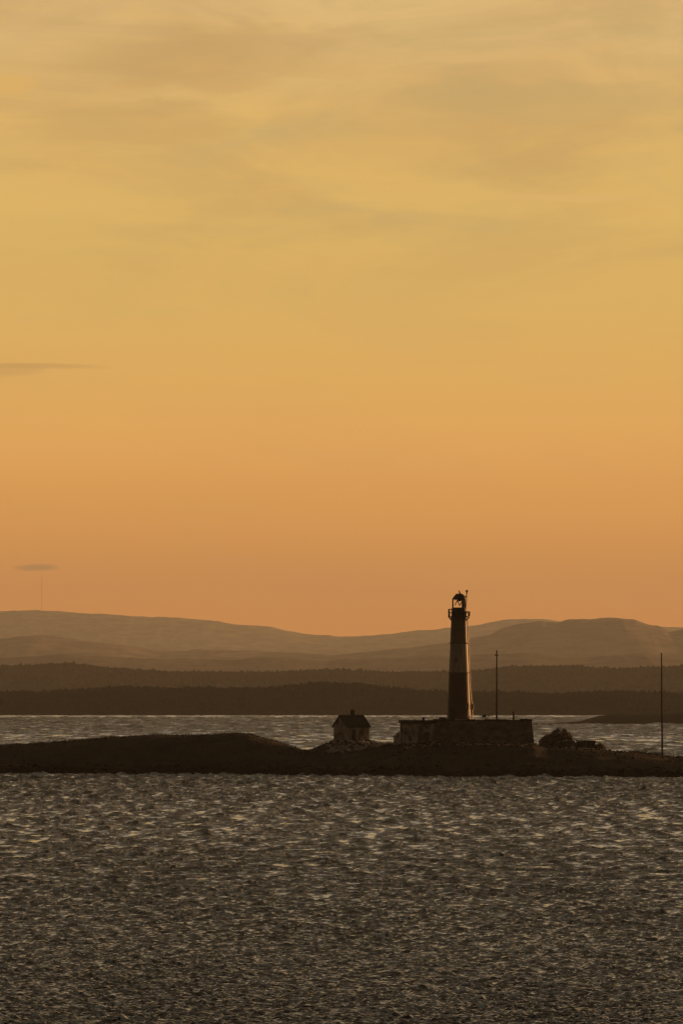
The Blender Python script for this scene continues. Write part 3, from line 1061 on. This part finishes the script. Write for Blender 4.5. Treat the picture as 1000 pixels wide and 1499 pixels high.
# small winch with a raised jib
p = P(709, 1052, D0 + 2.5)
t = thing("hand_winch", (p.x, D0 + 2.5, zt - 0.18), "small iron winch with a slanting jib on the platform between lighthouse and pole", "winch")
b = MB()
for sx in (-1, 1):
    b.box((sx * 0.28, 0, 0.45), (0.07, 0.55, 0.9), bevel=0.02, taper=0.55)
b.box((0, 0, 0.05), (0.49, 0.5, 0.1))
b.build("frame", iron, t)
b = MB(); b.bar((-0.34, 0, 0.72), (0.34, 0, 0.72), 0.20, 0.20, 14); b.bar((-0.5, 0, 0.72), (-0.5, 0, 1.0), 0.04, 0.04, 6); b.bar((-0.52, 0, 0.72), (-0.3, 0, 0.72), 0.05, 0.05, 6)
b.build("drum", iron, t)
b = MB(); b.bar((0.25, 0, 0.15), (1.25, 0, 1.15), 0.07, 0.06, 8); b.bar((1.25, 0, 1.15), (1.55, 0, 1.05), 0.06, 0.05, 6); b.bar((0.3, 0, 0.85), (0.95, 0, 0.86), 0.04, 0.04, 6)
b.build("jib", iron, t)
# box by the left foot of the tower
p = P(648, 1052, D0 + 2)
t = thing("equipment_box", (p.x, D0 + 2, zt - 0.18), "low dark box at the left foot of the lighthouse", "box")
MB().box((0, 0, 0.24), (1.25, 0.8, 0.48), bevel=0.03).build("case", woodm, t)
MB().box((0, 0, 0.51), (1.35, 0.9, 0.08), bevel=0.02, ry=0.03).build("lid", iron, t)

# ------------------------------------------------------------------ the small house
DH = 1264.0
sh = DH / FPX
hx = (514.5 - 500) * sh
hz = CAM_H - (1082.5 - HOR) * sh
rot = R(32)
t = thing("keeper_house", (hx, DH, hz), "small gabled house with a chimney on the rocky mound left of the lighthouse", "house", rz=rot)
# long side faces right of camera, gable end faces left of camera
LX, WY, HW = 4.8, 4.7, 2.5
RH = 4.45
pale = mat("limewashed_wall", (0.44, 0.38, 0.31), 0.92, 0.7, 0.8, 0.03, stretch=(1, 1, 0.5), spec=0.1)
roofm = mat("dark_slates", (0.016, 0.012, 0.009), 0.85, 0.4, 1.5, 0.04, stretch=(1, 1, 3), spec=0.15)
b = MB()
hx2, hy2 = LX / 2, WY / 2
b.poly([(-hx2, -hy2, 0), (hx2, -hy2, 0), (hx2, hy2, 0), (-hx2, hy2, 0), (-hx2, -hy2, HW), (hx2, -hy2, HW), (hx2, hy2, HW), (-hx2, hy2, HW),
        (-hx2, 0, RH - 0.1), (hx2, 0, RH - 0.1)],
       [(0, 1, 5, 4), (1, 2, 6, 9, 5), (2, 3, 7, 6), (3, 0, 4, 8, 7), (0, 3, 2, 1)])
b.build("wall", pale, t)
b = MB()
ov = 0.28
for sy in (-1, 1):
    y0_, z0_ = sy * (hy2 + ov), HW - ov * (RH - HW) / hy2
    pts_ = [(-hx2 - ov, 0, RH), (hx2 + ov, 0, RH), (hx2 + ov, y0_, z0_), (-hx2 - ov, y0_, z0_)]
    up_ = [(x_, y_, z_ + 0.16) for x_, y_, z_ in pts_]
    b.poly(pts_ + up_, [(0, 1, 2, 3), (4, 5, 6, 7), (0, 1, 5, 4), (1, 2, 6, 5), (2, 3, 7, 6), (3, 0, 4, 7)])
rf = b.build("roof", roofm, t)
b = MB(); b.box((0.35, 0.15, RH + 0.45), (0.55, 0.55, 1.25), bevel=0.02); b.box((0.35, 0.15, RH + 1.08), (0.66, 0.66, 0.10), bevel=0.02)
ch = b.build("chimney", darkst, rf)
MB().box((-0.95, -hy2 - 0.02, 0.98), (0.85, 0.07, 1.94), bevel=0.01).build("door", woodm, t)


def house_window(x, y, z, w, h, rz):
    b_ = MB(); q_ = 0.06
    M = Matrix.Rotation(rz, 4, 'Z')
    for (ox, oz, bw, bh) in ((0, h / 2, w + q_, q_), (0, -h / 2, w + q_, q_), (-w / 2, 0, q_, h - q_), (w / 2, 0, q_, h - q_), (0, 0, 0.04, h - q_)):
        v_ = M @ Vector((ox, 0, oz))
        b_.box((x + v_.x, y + v_.y, z + v_.z), (bw, 0.09, bh), rz=rz)
    wo = b_.build("window", woodm, t)
    MB().box((x, y, z), (w - q_, 0.05, h - q_), rz=rz).build("pane", bpy.data.materials["dark_glass"], wo)


house_window(0.75, -hy2 - 0.01, 1.35, 0.8, 0.9, 0)
house_window(-hx2 - 0.01, 0.0, 1.45, 0.8, 0.9, PI / 2)
b = MB()
b.box((0, 0, -0.55), (LX + 0.5, WY + 0.5, 1.1), bevel=0.05)
b.build("plinth", darkst, t)


# ------------------------------------------------------------------ shrubs, hut, boulder on the right
def shrub(name, px, py_top, py_bot, wpx, D, label, seed, leaves):
    g_ = np.random.default_rng(seed)
    s_ = D / FPX
    x_ = (px - 500) * s_
    zg = gz(x_, D)
    zt_ = CAM_H - (py_top - HOR) * s_
    h_ = zt_ - zg
    rx_ = wpx * s_ / 2
    t_ = thing(name, (x_, D, zg), label, "shrub")
    # stems
    b_ = MB(); ends = []
    for k in range(11):
        a_ = k * 2 * PI / 11 + g_.normal(0, 0.2); f_ = g_.uniform(0.2, 0.85)
        e_ = Vector((rx_ * f_ * math.cos(a_), rx_ * 0.8 * f_ * math.sin(a_), h_ * g_.uniform(0.4, 0.85) * (1.05 - 0.5 * f_)))
        m_ = e_ * 0.5 + Vector((g_.normal(0, 0.12), g_.normal(0, 0.12), 0.15))
        b_.bar((0.1 * math.cos(a_), 0.1 * math.sin(a_), -0.1), m_, 0.06, 0.045, 6); b_.bar(m_, e_, 0.045, 0.015, 5)
    b_.build("stem", woodm, t_)
    # foliage: many leaf-sized faces gathered in clumps
    nc = 90
    ca_ = g_.uniform(0, 2 * PI, nc); cr_ = np.sqrt(g_.uniform(0.02, 0.95, nc))
    czf = g_.uniform(0.05, 1.0, nc)
    cc = np.stack([rx_ * cr_ * np.cos(ca_), rx_ * 0.8 * cr_ * np.sin(ca_), h_ * czf * np.sqrt(np.clip(1 - cr_ ** 2 * 0.75, 0, 1))], 1)
    ci = g_.integers(0, nc, leaves)
    d_ = g_.normal(0, 1, (leaves, 3)); d_ /= np.linalg.norm(d_, axis=1)[:, None]
    rad = g_.uniform(0.12, 0.55, nc)[ci] * g_.uniform(0.45, 1.05, leaves)
    c_ = cc[ci] + d_ * rad[:, None] * np.array([1, 1, 0.8])
    c_ += g_.normal(0, 0.10, c_.shape) * (g_.random(leaves) < 0.25)[:, None] * 2.2
    c_[:, 2] = np.maximum(c_[:, 2], 0.05)
    u_ = g_.normal(0, 1, (leaves, 3)); u_ /= np.linalg.norm(u_, axis=1)[:, None]
    w_ = np.cross(u_, d_); w_ /= np.linalg.norm(w_, axis=1)[:, None] + 1e-6
    L_ = g_.uniform(0.08, 0.20, leaves)[:, None]
    V_ = np.stack([c_ - u_ * L_, c_ + w_ * L_ * 0.5, c_ + u_ * L_, c_ - w_ * L_ * 0.5], 1).reshape(-1, 3)
    me_ = np_mesh("foliage", V_, np.arange(len(V_)).reshape(-1, 4))
    link("foliage", me_, mat("shrub_leaves", (0.26, 0.20, 0.14), 0.85, 0.9, 1.7, spec=0.2), t_)


DS = 1248.0
shrub("shrub", 820, 1067, 1096, 38, DS, "big rounded wind-cut shrub beside the low hut right of the platform", 3, 16000)
shrub("shrub", 799, 1077, 1096, 17, DS + 1, "smaller dark shrub between the platform end and the big rounded shrub", 4, 6000)
shrub("shrub", 835, 1084, 1096, 18, DS - 2, "low straggling shrub filling the gap between the big rounded shrub and the hut", 6, 3500)
shrub("shrub", 877, 1089, 1098, 16, DS - 1, "lowest scrubby shrub at the right end of the low hut", 8, 2500)
# stones among the shrubs
p = P(838.5, 1091, 1243)
b = MB(); bmesh.ops.create_icosphere(b.bm, subdivisions=3, radius=0.32)
for v in b.bm.verts:
    n_ = v.co.normalized()
    v.co *= 1 + 0.16 * math.sin(n_.x * 5 + 1) * math.sin(n_.y * 4) + 0.08 * math.sin(n_.z * 9 + n_.x * 4)
    v.co.z *= 1.15
o = b.build("boulder", mat("whitish_stone", (0.42, 0.36, 0.30), 0.9, 0.3, 3.0, 0.02), None, (p.x, 1243, gz(p.x, 1243) + 0.22))
tag(o, "single whitish boulder between the big shrub and the low hut", "boulder")
# low hut
xh0, xh1 = (844 - 500) * 0.1244, (872 - 500) * 0.1244
zh = min(gz(xh0, 1244), gz(xh1, 1244)) - 0.1
zht = CAM_H - (1083.5 - HOR) * 0.1244
t = thing("low_hut", ((xh0 + xh1) / 2, 1245.5, zh), "low dark flat-roofed hut with two wide doors right of the shrubs", "hut")
hw, hhh = (xh1 - xh0) / 2, zht - zh
b = MB()
b.box((0, 0.1, (hhh - 0.14) / 2), (2 * hw - 0.1, 2.6, hhh - 0.14)); b.build("wall", woodm, t)
b = MB(); b.box((0, 0, hhh - 0.07), (2 * hw + 0.2, 3.1, 0.13), ry=0.025, bevel=0.02); b.build("roof", darkst, t)
for k in (-1, 1):
    d_ = MB().box((k * hw * 0.50 - 0.06, -1.23, (hhh - 0.25) / 2), (hw * 0.80, 0.07, hhh - 0.32), bevel=0.01).build("door", darkst, t)
    MB().box((k * hw * 0.50 - 0.06 - k * 0.4, -1.29, hhh * 0.45), (0.06, 0.05, 0.2)).build("handle", iron, d_)
MB().box((-0.06, -1.25, (hhh - 0.1) / 2), (0.11, 0.12, hhh - 0.16)).build("door_post", mat("pale_wood", (0.16, 0.12, 0.085), 0.85, 0.3, 2.0), t)

# ------------------------------------------------------------------ haze
bm = bmesh.new()
bmesh.ops.create_cube(bm, size=1.0)
bmesh.ops.transform(bm, matrix=Matrix.Translation((0, 22500, 388)) @ Matrix.Diagonal((19000, 47000, 781, 1)), verts=bm.verts)
me = bpy.data.meshes.new("haze"); bm.to_mesh(me); bm.free()
hzm = bpy.data.materials.new("sunset_haze")
hzm.use_nodes = True
nt = hzm.node_tree
nt.nodes.clear()
out = nt.nodes.new('ShaderNodeOutputMaterial')
pv = nt.nodes.new('ShaderNodeVolumePrincipled')
pv.inputs['Color'].default_value = (0.72, 0.78, 0.82, 1)
pv.inputs['Density'].default_value = 2.4e-5
pv.inputs['Anisotropy'].default_value = 0.12
nt.links.new(pv.outputs[0], out.inputs['Volume'])
hzo = link("haze", me, hzm)
tag(hzo, "thin warm evening haze over the water and hills", "haze", kind='stuff')
